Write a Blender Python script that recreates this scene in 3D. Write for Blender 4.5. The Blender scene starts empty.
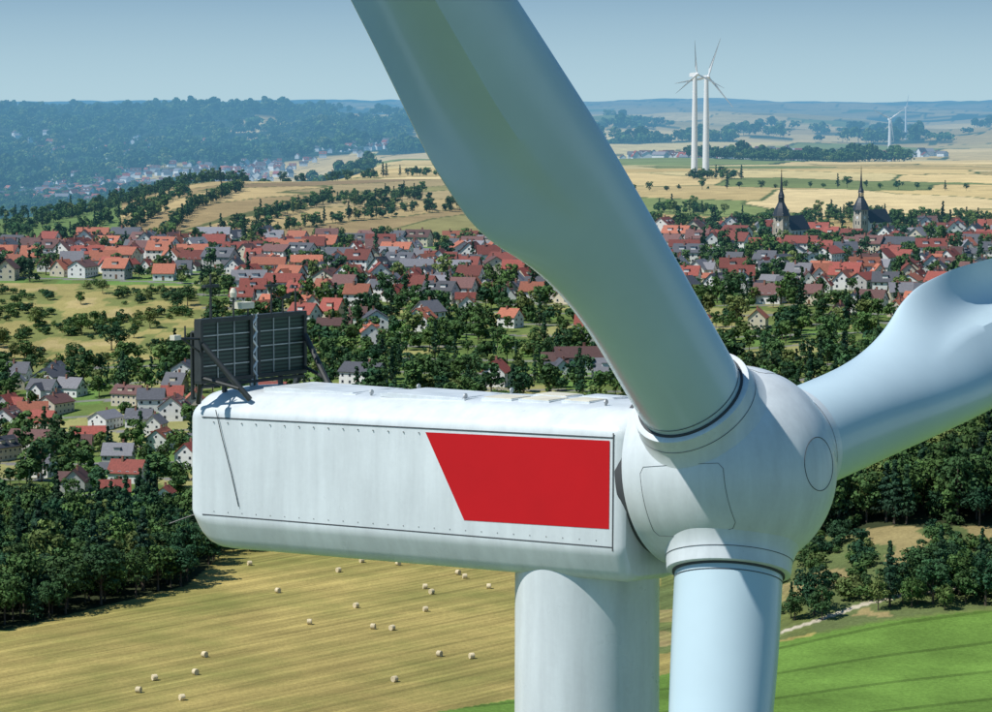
import bpy, math, random
import numpy as np
from mathutils import Vector, Matrix
random.seed(7); rng=np.random.default_rng(7)
scene=bpy.context.scene
rad=math.radians
# ------------------------------------------------------------------ world / light / camera
CAMH=136.0
SAZ=(-0.92,-0.39); SEL=rad(55)
n_=math.hypot(*SAZ); SUN=Vector((SAZ[0]/n_*math.cos(SEL),SAZ[1]/n_*math.cos(SEL),math.sin(SEL)))
w=bpy.data.worlds.new("World"); scene.world=w; w.use_nodes=True
nt=w.node_tree; bg=nt.nodes['Background']
sky=nt.nodes.new('ShaderNodeTexSky'); sky.sky_type='NISHITA'; sky.sun_disc=False
sky.sun_elevation=SEL; sky.sun_rotation=math.atan2(SUN.x,SUN.y)
sky.altitude=100; sky.air_density=1.0; sky.dust_density=0.1; sky.ozone_density=3.0
# the clear blue of the sky reaches down close to the horizon, then a pale haze band
tc=nt.nodes.new('ShaderNodeTexCoord'); va=nt.nodes.new('ShaderNodeVectorMath'); va.operation='ADD'; va.inputs[1].default_value=(0,0,0.42)
nt.links.new(tc.outputs['Generated'],va.inputs[0]); vn_=nt.nodes.new('ShaderNodeVectorMath'); vn_.operation='NORMALIZE'; nt.links.new(va.outputs[0],vn_.inputs[0]); nt.links.new(vn_.outputs[0],sky.inputs[0])
sx=nt.nodes.new('ShaderNodeSeparateXYZ'); nt.links.new(tc.outputs['Generated'],sx.inputs[0])
mr_=nt.nodes.new('ShaderNodeMapRange'); mr_.interpolation_type='SMOOTHSTEP'; nt.links.new(sx.outputs[2],mr_.inputs[0])
mr_.inputs[1].default_value=-0.005; mr_.inputs[2].default_value=0.08; mr_.inputs[3].default_value=1.0; mr_.inputs[4].default_value=0.0
mx=nt.nodes.new('ShaderNodeMix'); mx.data_type='RGBA'; nt.links.new(mr_.outputs[0],mx.inputs[0])
tn=nt.nodes.new('ShaderNodeVectorMath'); tn.operation='MULTIPLY'; tn.inputs[1].default_value=(0.80,1.30,1.35); nt.links.new(sky.outputs[0],tn.inputs[0])
nt.links.new(tn.outputs[0],mx.inputs[6]); mx.inputs[7].default_value=(5.3,7.5,8.5,1)
nt.links.new(mx.outputs[2],bg.inputs[0]); bg.inputs[1].default_value=0.085
sl=bpy.data.lights.new("sun","SUN"); sl.energy=4.9; sl.angle=rad(0.5); sl.color=(1,0.965,0.91)
so=bpy.data.objects.new("sun",sl); scene.collection.objects.link(so)
so.rotation_euler=SUN.to_track_quat('Z','Y').to_euler(); so.location=(-60,-40,220)
cd=bpy.data.cameras.new("camera"); cam=bpy.data.objects.new("camera",cd); scene.collection.objects.link(cam)
scene.camera=cam; cam.location=(0,0,CAMH); cam.rotation_euler=(rad(90-4.78),0,0)
cd.sensor_width=36; cd.lens=108.9; cd.clip_start=0.5; cd.clip_end=90000
scene.view_settings.view_transform='Standard'; scene.view_settings.look='None'; scene.view_settings.exposure=0

# ------------------------------------------------------------------ materials
hz=bpy.data.node_groups.new("painted_aerial_haze",'ShaderNodeTree')  # distance haze painted into materials as blue emission, by distance from world origin
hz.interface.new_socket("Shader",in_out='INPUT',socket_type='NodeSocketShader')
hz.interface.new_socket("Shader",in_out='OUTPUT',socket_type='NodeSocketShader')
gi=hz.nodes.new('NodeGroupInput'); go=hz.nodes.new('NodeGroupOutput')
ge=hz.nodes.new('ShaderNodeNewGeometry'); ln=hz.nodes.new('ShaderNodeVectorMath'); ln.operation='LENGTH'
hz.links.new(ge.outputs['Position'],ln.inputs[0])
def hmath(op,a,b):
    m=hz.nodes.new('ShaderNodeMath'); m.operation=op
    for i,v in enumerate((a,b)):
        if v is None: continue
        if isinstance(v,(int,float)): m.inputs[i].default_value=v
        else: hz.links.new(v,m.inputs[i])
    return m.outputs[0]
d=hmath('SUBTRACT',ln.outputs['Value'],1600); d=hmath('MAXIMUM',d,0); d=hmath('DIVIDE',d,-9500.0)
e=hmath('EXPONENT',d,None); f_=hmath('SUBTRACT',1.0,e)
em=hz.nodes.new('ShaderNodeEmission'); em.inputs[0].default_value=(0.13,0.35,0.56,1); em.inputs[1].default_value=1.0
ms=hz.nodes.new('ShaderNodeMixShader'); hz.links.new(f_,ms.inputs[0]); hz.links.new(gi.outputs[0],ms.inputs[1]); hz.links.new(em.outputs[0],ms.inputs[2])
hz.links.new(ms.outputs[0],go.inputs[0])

class NB:
    def __init__(s,name):
        s.m=bpy.data.materials.new(name); s.m.use_nodes=True; s.t=s.m.node_tree; s.n=s.t.nodes
        s.p=s.n['Principled BSDF']; s.o=s.n['Material Output']
    def new(s,t,**k):
        x=s.n.new(t)
        for a,b in k.items(): setattr(x,a,b)
        return x
    def l(s,a,b): s.t.links.new(a,b)
    def noise(s,vec,scale,detail=3,rough=0.55):
        x=s.new('ShaderNodeTexNoise'); x.inputs['Scale'].default_value=scale; x.inputs['Detail'].default_value=detail; x.inputs['Roughness'].default_value=rough
        if vec is not None: s.l(vec,x.inputs['Vector'])
        return x.outputs['Fac']
    def mr(s,v,a,b,c,d):
        x=s.new('ShaderNodeMapRange'); s.l(v,x.inputs[0])
        for i,k in zip((1,2,3,4),(a,b,c,d)): x.inputs[i].default_value=k
        return x.outputs[0]
    def mul(s,a,b):
        x=s.new('ShaderNodeMath',operation='MULTIPLY'); s.l(a,x.inputs[0])
        if isinstance(b,(int,float)): x.inputs[1].default_value=b
        else: s.l(b,x.inputs[1])
        return x.outputs[0]
    def scale(s,col,f):
        x=s.new('ShaderNodeVectorMath',operation='SCALE')
        if isinstance(col,tuple): x.inputs[0].default_value=col
        else: s.l(col,x.inputs[0])
        s.l(f,x.inputs['Scale']); return x.outputs[0]
    def mix(s,f,a,b):
        x=s.new('ShaderNodeMix',data_type='RGBA')
        for sock,v in ((x.inputs[0],f),(x.inputs[6],a),(x.inputs[7],b)):
            if isinstance(v,tuple): sock.default_value=(v[0],v[1],v[2],1)
            elif isinstance(v,(int,float)): sock.default_value=v
            else: s.l(v,sock)
        return x.outputs[2]
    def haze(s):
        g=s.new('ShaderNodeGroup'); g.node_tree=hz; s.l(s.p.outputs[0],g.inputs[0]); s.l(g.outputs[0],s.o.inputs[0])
def simple(name,col,rough=0.6,scale=0,amt=0.3,haze=True,metal=0,spec=None,rnd=0.0):
    b=NB(name); b.p.inputs['Roughness'].default_value=rough; b.p.inputs['Metallic'].default_value=metal
    if spec is not None: b.p.inputs['Specular IOR Level'].default_value=spec
    b.m.diffuse_color=(*col,1)
    fac=None
    if scale:
        g=b.new('ShaderNodeNewGeometry'); fac=b.mr(b.noise(g.outputs['Position'],scale,4),0.25,0.75,1-amt,1+amt)
    if rnd:
        o=b.new('ShaderNodeObjectInfo'); f2=b.mr(o.outputs['Random'],0,1,1-rnd,1+rnd)
        fac=f2 if fac is None else b.mul(fac,f2)
    if fac is None: b.p.inputs['Base Color'].default_value=(*col,1)
    else: b.l(b.scale(tuple(col),fac),b.p.inputs['Base Color'])
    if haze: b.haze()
    return b.m
def leafmat(name,c1,c2,c3=None):
    b=NB(name); o=b.new('ShaderNodeObjectInfo'); a=b.new('ShaderNodeAttribute',attribute_name='shade')
    g=b.new('ShaderNodeNewGeometry')
    c=b.mix(o.outputs['Random'],c1,c2)
    if c3: c=b.mix(b.mr(o.outputs['Random'],0.86,0.94,0,1),c,c3)
    n=b.mr(b.noise(g.outputs['Position'],0.02,2),0.3,0.7,0.72,1.35)
    f=b.mul(a.outputs['Fac'],n)
    b.l(b.scale(c,f),b.p.inputs['Base Color']); b.p.inputs['Roughness'].default_value=0.75; b.p.inputs['Specular IOR Level'].default_value=0.2
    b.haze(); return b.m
M={}
M['leaf']=leafmat('foliage',(0.018,0.062,0.028),(0.080,0.145,0.034),(0.13,0.17,0.05))
M['leafd']=leafmat('foliage_conifer',(0.014,0.042,0.024),(0.030,0.075,0.032))
M['bark']=simple('bark',(0.09,0.07,0.05),0.9,2)
def turbine_white():
    b=NB('turbine_white_gelcoat'); g=b.new('ShaderNodeNewGeometry')
    mp=b.new('ShaderNodeMapping'); b.l(g.outputs['Position'],mp.inputs[0]); mp.inputs['Scale'].default_value=(2.2,2.2,0.25)
    st=b.mr(b.noise(mp.outputs[0],1.0,5,0.6),0.35,0.8,1.0,0.80)
    bl=b.mr(b.noise(g.outputs['Position'],0.5,4),0.3,0.7,0.93,1.03)
    fi=b.mr(b.noise(g.outputs['Position'],9,3),0.3,0.7,0.98,1.02)
    f=b.mul(b.mul(st,bl),fi)
    b.l(b.scale((0.67,0.72,0.735),f),b.p.inputs['Base Color'])
    r=b.mr(b.noise(g.outputs['Position'],1.2,4),0.3,0.7,0.25,0.42); b.l(r,b.p.inputs['Roughness'])
    return b.m
M['white']=turbine_white()
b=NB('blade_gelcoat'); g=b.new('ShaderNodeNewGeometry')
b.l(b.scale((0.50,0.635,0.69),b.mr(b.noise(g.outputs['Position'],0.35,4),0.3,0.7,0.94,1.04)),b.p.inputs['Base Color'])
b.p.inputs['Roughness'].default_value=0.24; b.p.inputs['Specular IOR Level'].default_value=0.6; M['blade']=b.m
M['gap']=simple('dark_joint',(0.06,0.065,0.07),0.8,haze=False)
M['seam']=simple('panel_joint_sealant',(0.26,0.27,0.27),0.8,haze=False)
M['red']=simple('red_marking',(0.52,0.006,0.010),0.5,0.6,0.06,haze=False,spec=.25)
M['black']=simple('black_steel',(0.03,0.035,0.035),0.5,3,0.3,haze=False)
M['steel']=simple('galvanised_steel',(0.45,0.46,0.46),0.4,3,0.2,haze=False,metal=0.6)
M['hatch']=simple('grp_hatch',(0.60,0.57,0.46),0.6,2,0.2,haze=False)
b=NB('radiator_core'); g=b.new('ShaderNodeNewGeometry')
wv=b.new('ShaderNodeTexWave',bands_direction='Z'); wv.inputs['Scale'].default_value=3.2; b.l(g.outputs['Position'],wv.inputs['Vector'])
b.l(b.scale((0.028,0.052,0.040),b.mr(wv.outputs['Fac'],0,1,0.35,1.6)),b.p.inputs['Base Color']); b.p.inputs['Roughness'].default_value=0.55; M['core']=b.m
M['farwhite']=simple('far_turbine_white',(0.75,0.76,0.76),0.5)
M['straw']=simple('straw',(0.62,0.52,0.33),0.9,2.5,0.25,rnd=0.12)
M['wall']=[simple('render_white',(0.74,0.73,0.70),0.8,0.8,0.08,rnd=0.05),simple('render_cream',(0.62,0.55,0.42),0.8,0.8,0.1,rnd=0.1),simple('render_grey',(0.45,0.44,0.42),0.8,0.8,0.1,rnd=0.15)]
M['roof']=[simple('roof_tile_red',(0.215,0.050,0.036),0.8,1.3,0.3,rnd=0.45),simple('roof_tile_orange',(0.32,0.105,0.06),0.8,1.3,0.25,rnd=0.4),
 simple('roof_tile_brown',(0.115,0.055,0.05),0.8,1.3,0.25,rnd=0.4),simple('roof_slate',(0.065,0.07,0.085),0.7,1.3,0.25,rnd=0.3),simple('roof_grey',(0.19,0.19,0.21),0.7,1.3,0.2,rnd=0.3)]
M['glass']=simple('window_glass',(0.03,0.04,0.05),0.15)
M['frame']=simple('window_frame',(0.7,0.7,0.7),0.6)
M['door']=simple('door_wood',(0.16,0.08,0.04),0.6,haze=True)
M['brick']=simple('chimney_brick',(0.28,0.13,0.09),0.9)
M['stone']=simple('church_stone',(0.40,0.36,0.29),0.9,0.5,0.2)
M['slate']=simple('church_slate',(0.020,0.026,0.034),0.5,1.0,0.25)
M['gold']=simple('gilding',(0.7,0.5,0.15),0.3,metal=1)

# ------------------------------------------------------------------ mesh helpers
def mk(name,verts,faces,mats,parent=None,smooth=False,ang=35,mi=None,link=True,attr=None):
    me=bpy.data.meshes.new(name); me.from_pydata([tuple(v) for v in verts],[],[tuple(f) for f in faces])
    for m in (mats if isinstance(mats,(list,tuple)) else [mats]): me.materials.append(m)
    if mi is not None: me.polygons.foreach_set('material_index',np.asarray(mi,dtype=np.int32))
    if attr is not None:
        a=me.attributes.new('shade','FLOAT','POINT'); a.data.foreach_set('value',np.asarray(attr,dtype=np.float32))
    if smooth:
        me.shade_smooth(); me.set_sharp_from_angle(angle=rad(ang))
    me.update()
    o=bpy.data.objects.new(name,me)
    if link: scene.collection.objects.link(o)
    if parent is not None: o.parent=parent
    return o
def empty(name,loc=(0,0,0),rz=0):
    o=bpy.data.objects.new(name,None); o.empty_display_size=1; o.location=loc; o.rotation_euler=(0,0,rz); scene.collection.objects.link(o); return o
class MB:
    def __init__(s): s.v=[]; s.f=[]; s.mi=[]
    def add(s,v,f,m=0):
        k=len(s.v); s.v+= [tuple(x) for x in v]; s.f+=[tuple(i+k for i in q) for q in f]; s.mi+=[m]*len(f)
    def box(s,c,h,m=0,ax=None):
        ax=ax or (Vector((1,0,0)),Vector((0,1,0)),Vector((0,0,1))); c=Vector(c)
        v=[c+ax[0]*(h[0]*i)+ax[1]*(h[1]*j)+ax[2]*(h[2]*k) for k in(-1,1) for j in(-1,1) for i in(-1,1)]
        s.add(v,[(0,2,3,1),(4,5,7,6),(0,1,5,4),(2,6,7,3),(0,4,6,2),(1,3,7,5)],m)
    def tube(s,p,q,r0,r1=None,n=8,m=0):
        r1=r0 if r1 is None else r1; p=Vector(p); q=Vector(q); d=(q-p).normalized()
        a=d.orthogonal().normalized(); b_=d.cross(a)
        v=[]
        for c,r in((p,r0),(q,r1)):
            for i in range(n):
                t=2*math.pi*i/n; v.append(c+a*(r*math.cos(t))+b_*(r*math.sin(t)))
        f=[(i,(i+1)%n,n+(i+1)%n,n+i) for i in range(n)]+[tuple(range(n-1,-1,-1)),tuple(range(n,2*n))]
        s.add(v,f,m)
    def lathe(s,prof,o,d,n=64,m=0,cap=True):
        o=Vector(o); d=Vector(d).normalized(); a=d.orthogonal().normalized(); b_=d.cross(a)
        v=[]
        for (t,r) in prof:
            for i in range(n):
                th=2*math.pi*i/n; v.append(o+d*t+a*(r*math.cos(th))+b_*(r*math.sin(th)))
        f=[]
        for k in range(len(prof)-1):
            for i in range(n): f.append((k*n+i,k*n+(i+1)%n,(k+1)*n+(i+1)%n,(k+1)*n+i))
        if cap: f+= [tuple(range(n-1,-1,-1)),tuple(range((len(prof)-1)*n,len(prof)*n))]
        s.add(v,f,m)
    def obj(s,name,mats,parent=None,**k): return mk(name,s.v,s.f,mats,parent,mi=s.mi,**k)
def smoothcurve(ts,vs,t,k=9):
    y=np.interp(t,ts,vs); pad=np.pad(y,(k,k),mode='edge'); ker=np.hanning(2*k+1); ker/=ker.sum()
    return np.convolve(pad,ker,mode='valid')

# ------------------------------------------------------------------ terrain function
P=[(-.165,[(0,0),(950,0),(1150,-3),(1350,3),(1450,10),(1700,37),(2000,43),(2250,50),(2500,40),(2900,12),(3300,-20),(4500,-95),(6000,-80),(8000,-20),(10000,55),(12000,98),(16000,90),(25000,136),(45000,150)]),
 (-.09,[(0,0),(950,0),(1150,0),(1350,8),(1500,20),(1700,37),(1950,42),(2150,56),(2350,67),(2550,71),(2800,62),(3400,15),(4500,-45),(6000,-50),(8000,0),(10000,55),(12000,90),(16000,85),(25000,132),(45000,150)]),
 (-.03,[(0,0),(900,0),(1100,3),(1300,13),(1500,24),(1600,32),(1950,43),(2200,55),(2500,66),(2800,70),(3200,66),(5000,44),(8000,30),(12000,66),(25000,132),(45000,150)]),
 (.05,[(0,0),(850,0),(1000,5),(1300,14),(1500,26),(2000,45),(2300,53),(2600,61),(3000,68),(3600,64),(5500,40),(10000,48),(25000,132),(45000,150)]),
 (.14,[(0,0),(620,0),(740,4),(820,18),(900,25),(1100,22),(1500,29),(2000,45),(2300,53),(2600,61),(3000,67),(3600,66),(5500,34),(10000,44),(25000,132),(45000,150)])]
def hsh(i,j,s=0):
    v=np.sin(i*127.1+j*311.7+s*74.7)*43758.5453; return v-np.floor(v)
def vn(x,y,s=0):
    xi=np.floor(x); yi=np.floor(y); fx=x-xi; fy=y-yi; fx=fx*fx*(3-2*fx); fy=fy*fy*(3-2*fy)
    return (hsh(xi,yi,s)*(1-fx)+hsh(xi+1,yi,s)*fx)*(1-fy)+(hsh(xi,yi+1,s)*(1-fx)+hsh(xi+1,yi+1,s)*fx)*fy
def fbm(x,y,s=0,o=4):
    r=0;a=.5;t=0
    for k in range(o): r=r+a*vn(x*2**k,y*2**k,s+k); t+=a; a*=.5
    return r/t
def H(x,y):
    x=np.asarray(x,float); y=np.asarray(y,float)
    u=x/np.maximum(y,350); prof=[]
    for _,p in P:
        a=np.array(p,float); r=0
        for k in(.95,.975,1,1.025,1.05): r=r+np.interp(y*k,a[:,0],a[:,1])
        prof.append(r/5)
    us=[p[0] for p in P]; out=prof[0].copy()
    for i in range(len(us)-1):
        t=np.clip((u-us[i])/(us[i+1]-us[i]),0,1); t=t*t*(3-2*t)
        out=np.where(u>us[i],prof[i]*(1-t)+prof[i+1]*t,out)
    f1=np.clip((y-1000)/800,0,1); out=out+(fbm(x/260,y/260,3,3)-.5)*9*f1
    f2=np.clip((y-4000)/5000,0,1); out=out+(fbm(x/1100,y/2000,9,4)-.5)*150*f2
    f3=np.clip((y-14000)/9000,0,1); out=out+(fbm(x/2600,y/6000,19,3)-.5)*120*f3
    return out
def hp(x,y): return float(H(np.array([x]),np.array([y]))[0])
def inpoly(x,y,poly):
    c=np.zeros(np.shape(x),bool); n=len(poly)
    for i in range(n):
        x1,y1=poly[i]; x2,y2=poly[(i+1)%n]
        if y1==y2: continue
        cond=((y1>y)!=(y2>y))&(x<(x2-x1)*(y-y1)/(y2-y1)+x1); c^=cond
    return c
GREEN=[(-90,600),(-6,672),(39,709),(69,738),(125,757),(220,770),(420,770),(420,100),(-90,100)]
HAY=[(-600,100),(80,100),(80,905),(-95,915),(-95,840),(-127,770),(-200,735),(-600,700)]
FORL=[(-330,690),(-200,735),(-127,772),(-88,843),(-84,890),(-88,960),(-400,960),(-400,690)]
FORR=[(84,850),(96,838),(120,832),(170,836),(260,840),(300,1040),(60,1060),(62,900)]
DRYR=[(40,738),(69,740),(125,759),(420,775),(420,860),(50,905)]
MEAD=[(-330,1440),(-215,1425),(-150,1450),(-150,1560),(-172,1690),(-360,1715)]
def vor(x,y,sx,sy,s):
    gx=x/sx; gy=y/sy; ix=np.floor(gx); iy=np.floor(gy); bd=np.full(x.shape,9.); b2=np.full(x.shape,9.); idv=np.zeros(x.shape); idw=np.zeros(x.shape)
    for dx in(-1,0,1):
        for dy in(-1,0,1):
            cx=ix+dx; cy=iy+dy; px=cx+.15+.7*hsh(cx,cy,s); py=cy+.15+.7*hsh(cx,cy,s+5)
            dd=np.abs(gx-px)+np.abs(gy-py)*.9; m=dd<bd
            b2=np.where(m,bd,np.minimum(b2,dd)); idv=np.where(m,hsh(cx,cy,s+9),idv); idw=np.where(m,hsh(cx,cy,s+13),idw); bd=np.where(m,dd,bd)
    return idv,idw,b2-bd
def rot(x,y,a): return x*math.cos(a)+y*math.sin(a), -x*math.sin(a)+y*math.cos(a)
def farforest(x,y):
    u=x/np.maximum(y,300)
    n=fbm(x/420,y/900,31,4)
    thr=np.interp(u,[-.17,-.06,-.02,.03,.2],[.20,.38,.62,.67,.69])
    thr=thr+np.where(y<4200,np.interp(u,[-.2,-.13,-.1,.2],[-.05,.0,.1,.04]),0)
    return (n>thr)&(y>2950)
PAL=np.array([(.54,.41,.19),(.44,.33,.14),(.60,.47,.24),(.38,.30,.13),(.17,.21,.07),(.48,.36,.16),(.54,.44,.21),(.50,.38,.17)])
HPAL=np.array([(.30,.22,.105),(.36,.28,.14),(.25,.18,.095),(.40,.30,.14),(.22,.20,.08)])
def town_street(x,y):
    q=(y+.25*x)/46.; fq=q-np.floor(q); return (fq<.11)
def lawn(x,y): return fbm(x/38,y/55,51,3)
def colour(x,y):
    n=fbm(x/45,y/45,1,4)[...,None]; c=np.array((.075,.125,.032))*(1-n)+np.array((.16,.20,.06))*n
    c=c*np.ones(x.shape+(3,)); msk=np.zeros(x.shape+(3,))
    tw=(y>940)&(y<2200); st=town_street(x,y)&(y>1050)&(y<2000)
    dryn=lawn(x,y)
    c[tw&(dryn>.57)]=(.27,.26,.10); c[tw&(dryn<.38)]=(.115,.20,.05)
    c[st]=(.19,.185,.18)
    xr,yr=rot(x,y,.35); v,w_,e_=vor(xr,yr,170,260,4)
    k=(v*8).astype(int)%8; pc=PAL[k]*(0.85+.3*w_[...,None]); xr2,yr2=rot(x,y,-.2); v2,w2,e2=vor(xr2,yr2,420,950,8)
    k2=(v2*8).astype(int)%8; pc2=PAL[k2]*(0.85+.3*w2[...,None])
    u=x/np.maximum(y,300)
    m=(y>2020)&(y<3700); c[m]=pc[m]
    sxr,syr=rot(x,y,-.42); v3,w3,e3=vor(sxr,syr,62,420,14)
    m=(y>1990)&(y<2750)&(u<-.0)&(u>-.15); k3=(v3*5).astype(int)%5; c[m]=(HPAL[k3]*(0.9+.2*w3[...,None]))[m]
    c[m&(e3<.05)]=(.11,.12,.045)
    m=(y>2010)&(y<2250)&(u>.0)&(fbm(x/90,y/90,23)>.5); c[m]=(.11,.15,.05)
    m=(y>2020)&(y<3700)&((u>0)|(y>2750)); c[m&(e_<.03)]=(.09,.12,.04)
    m=y>=3700; c[m]=pc2[m]; c[m&(e2<.03)]=(.05,.08,.03)
    m=(y>1990)&(y<2900)&(u<-.125); c[m]=(.12,.18,.055)
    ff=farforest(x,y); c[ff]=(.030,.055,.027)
    m=inpoly(x,y,HAY); c[m]=(.335,.265,.09); msk[m,0]=1
    m=inpoly(x,y,DRYR); dn=fbm(x/14,y/18,77,4)
    c[m]=(.28,.225,.10); c[m&(dn>.50)]=(.11,.14,.05)
    m=inpoly(x,y,GREEN); c[m]=(.115,.205,.038); msk[m,0]=0; msk[m,1]=1
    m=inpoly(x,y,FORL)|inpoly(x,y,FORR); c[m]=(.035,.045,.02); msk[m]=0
    m=inpoly(x,y,MEAD); dn=fbm(x/25,y/30,71,4); c[m]=(.29,.25,.095); c[m&(dn>.52)]=(.16,.18,.06); c[m&(dn<.34)]=(.36,.29,.13)
    d=np.abs((y-757)-(x-84)*.55-np.sin((x-84)/9)*1.5); m=(d<1.5)&(x>72)&(x<150)&(y<790); c[m]=(.46,.41,.31); msk[m]=0
    return c,msk
ys=np.concatenate([np.linspace(-900,560,30),np.arange(575,1000,1.6),np.arange(1000,2200,4.2),np.arange(2200,4000,11),np.geomspace(4000,60000,170)])
uc=np.concatenate([np.linspace(-.9,-.19,70)[:-1],np.linspace(-.19,.19,420),np.linspace(.19,.9,70)[1:]])
YY,UU=np.meshgrid(ys,uc,indexing='ij'); XX=UU*(np.maximum(YY,0)+80+500*np.exp(-np.maximum(YY,0)/300))
ZZ=H(XX,YY); nr,nc=YY.shape
co=np.stack([XX,YY,ZZ],-1).reshape(-1,3).astype(np.float32)
idx=np.arange(nr*nc).reshape(nr,nc); q=np.stack([idx[:-1,:-1],idx[:-1,1:],idx[1:,1:],idx[1:,:-1]],-1).reshape(-1,4)
me=bpy.data.meshes.new('terrain'); me.vertices.add(len(co)); me.vertices.foreach_set('co',co.ravel())
me.loops.add(q.size); me.loops.foreach_set('vertex_index',q.ravel().astype(np.int32))
me.polygons.add(len(q)); me.polygons.foreach_set('loop_start',(np.arange(len(q))*4).astype(np.int32)); me.polygons.foreach_set('loop_total',np.full(len(q),4,np.int32))
me.update(calc_edges=True); me.polygons.foreach_set('use_smooth',np.ones(len(q),bool))
C,K=colour(XX,YY)
for nm,arr in(('Col',C),('msk',K)):
    a=me.attributes.new(nm,'FLOAT_COLOR','POINT'); a.data.foreach_set('color',np.concatenate([arr.reshape(-1,3),np.ones((nr*nc,1))],1).astype(np.float32).ravel())
b=NB('ground'); g=b.new('ShaderNodeNewGeometry'); pos=g.outputs['Position']
ac=b.new('ShaderNodeAttribute',attribute_name='Col'); am=b.new('ShaderNodeAttribute',attribute_name='msk')
sep=b.new('ShaderNodeSeparateColor'); b.l(am.outputs['Color'],sep.inputs[0])
f=b.mul(b.mr(b.noise(pos,0.9,5,0.7),0.3,0.7,0.78,1.22),b.mr(b.noise(pos,0.05,4),0.3,0.7,0.85,1.15))
f=b.mul(f,b.mr(b.noise(pos,0.008,4),0.3,0.7,0.85,1.15))
col=b.scale(ac.outputs['Color'],f)
def band(ang,scale,dist,lo,hi):
    mp=b.new('ShaderNodeMapping',vector_type='TEXTURE'); b.l(pos,mp.inputs[0]); mp.inputs['Rotation'].default_value=(0,0,ang)
    wv=b.new('ShaderNodeTexWave',bands_direction='Y'); wv.inputs['Scale'].default_value=scale; wv.inputs['Distortion'].default_value=dist; wv.inputs['Detail'].default_value=2; wv.inputs['Detail Scale'].default_value=0.15
    b.l(mp.outputs[0],wv.inputs['Vector']); return b.mr(wv.outputs['Fac'],0,1,lo,hi)
swf=b.mul(band(rad(50),0.03,1.6,0.88,1.10),band(rad(50),0.09,3.0,0.93,1.06))
mp2=b.new('ShaderNodeMapping',vector_type='TEXTURE'); b.l(pos,mp2.inputs[0]); mp2.inputs['Rotation'].default_value=(0,0,rad(50)); mp2.inputs['Scale'].default_value=(60,2.0,1)
swf=b.mul(swf,b.mr(b.noise(mp2.outputs[0],1,4,0.7),0.3,0.7,0.75,1.25))
hay=b.scale(col,swf); gn=b.mr(b.noise(pos,0.015,5,0.7),0.43,0.66,0,0.7)
hay=b.mix(gn,hay,b.scale((.155,.175,.045),swf))
col=b.mix(sep.outputs[0],col,hay)
tram=b.new('ShaderNodeTexWave',bands_direction='Y'); mp3=b.new('ShaderNodeMapping',vector_type='TEXTURE'); b.l(pos,mp3.inputs[0]); mp3.inputs['Rotation'].default_value=(0,0,rad(24))
tram.inputs['Scale'].default_value=0.013; tram.inputs['Distortion'].default_value=1.4; tram.inputs['Detail'].default_value=1; tram.inputs['Detail Scale'].default_value=0.1; b.l(mp3.outputs[0],tram.inputs['Vector'])
tf=b.mul(b.mr(tram.outputs['Fac'],0.965,0.99,1.0,0.66),b.mr(b.noise(pos,0.03,5,.65),0.3,0.7,0.78,1.2))
col=b.mix(sep.outputs[1],col,b.scale(col,tf))
b.l(col,b.p.inputs['Base Color']); b.p.inputs['Roughness'].default_value=0.95; b.p.inputs['Specular IOR Level'].default_value=0.1
bp=b.new('ShaderNodeBump'); bp.inputs['Strength'].default_value=0.5; bp.inputs['Distance'].default_value=0.4; b.l(b.noise(pos,1.2,4),bp.inputs['Height']); b.l(bp.outputs[0],b.p.inputs['Normal'])
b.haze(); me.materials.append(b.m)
scene.collection.objects.link(bpy.data.objects.new('terrain',me))

# ------------------------------------------------------------------ trees
def tree_mesh(name,seed,Ht,R,ncl,nlf,ls,conifer=False,mat=None):
    r=np.random.default_rng(seed); V=[];F=[];S=[];MI=[]
    def tube(p,q_,r0,r1,n=5):
        k=len(V); m=MB(); m.tube(p,q_,r0,r1,n)
        V.extend(m.v); F.extend([tuple(i+k for i in f) for f in m.f]); S.extend([1]*len(m.v)); MI.extend([1]*len(m.f))
    tube((0,0,-0.5),(0,0,Ht*.75),Ht*.022,Ht*.006)
    cz=Ht*.56
    cl=[]
    for i in range(ncl):
        if conifer:
            t=(i+.5)/ncl; z=Ht*(.14+.84*t); rr=R*(1-t)**.85; a=i*2.4+r.uniform(-.4,.4); cl.append((rr*.45*math.cos(a),rr*.45*math.sin(a),z,max(.5,rr*.75),max(.45,rr*.4)))
        else:
            d_=r.normal(size=3); d_/=np.linalg.norm(d_); rr=r.uniform(.35,.85)
            c=(d_[0]*R*rr,d_[1]*R*rr,cz+d_[2]*Ht*.40*rr); s=R*r.uniform(.26,.48)*(1.0 if d_[2]<.4 else .85); cl.append((*c,s,s*.85))
    for c in cl[:5]: tube((0,0,Ht*.3),(c[0]*.8,c[1]*.8,c[2]-.2),Ht*.009,Ht*.003,4)
    for c in cl:
        sh=r.uniform(.65,1.35)
        for j in range(nlf):
            d_=r.normal(size=3); d_/=np.linalg.norm(d_)
            if d_[2]<-.3 and r.random()<.75: d_[2]*=-1
            k_=r.uniform(.76,1.1); p=np.array([c[0]+d_[0]*c[3]*k_,c[1]+d_[1]*c[3]*k_,c[2]+d_[2]*c[4]*k_])
            nn=d_+r.normal(size=3)*.4; nn/=np.linalg.norm(nn)
            a=np.cross(nn,r.normal(size=3)); a/=np.linalg.norm(a); b_=np.cross(nn,a); s=ls*r.uniform(.6,1.3); k=len(V)
            V.extend([tuple(p+a*s*.5),tuple(p+b_*s*.4),tuple(p-a*s*.5+nn*s*.12),tuple(p-b_*s*.45)]); F.append((k,k+1,k+2,k+3)); MI.append(0); S.extend([sh*r.uniform(.8,1.2)]*4)
    return mk(name,V,F,[mat or M['leaf'],M['bark']],mi=MI,link=False,attr=S)
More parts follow.
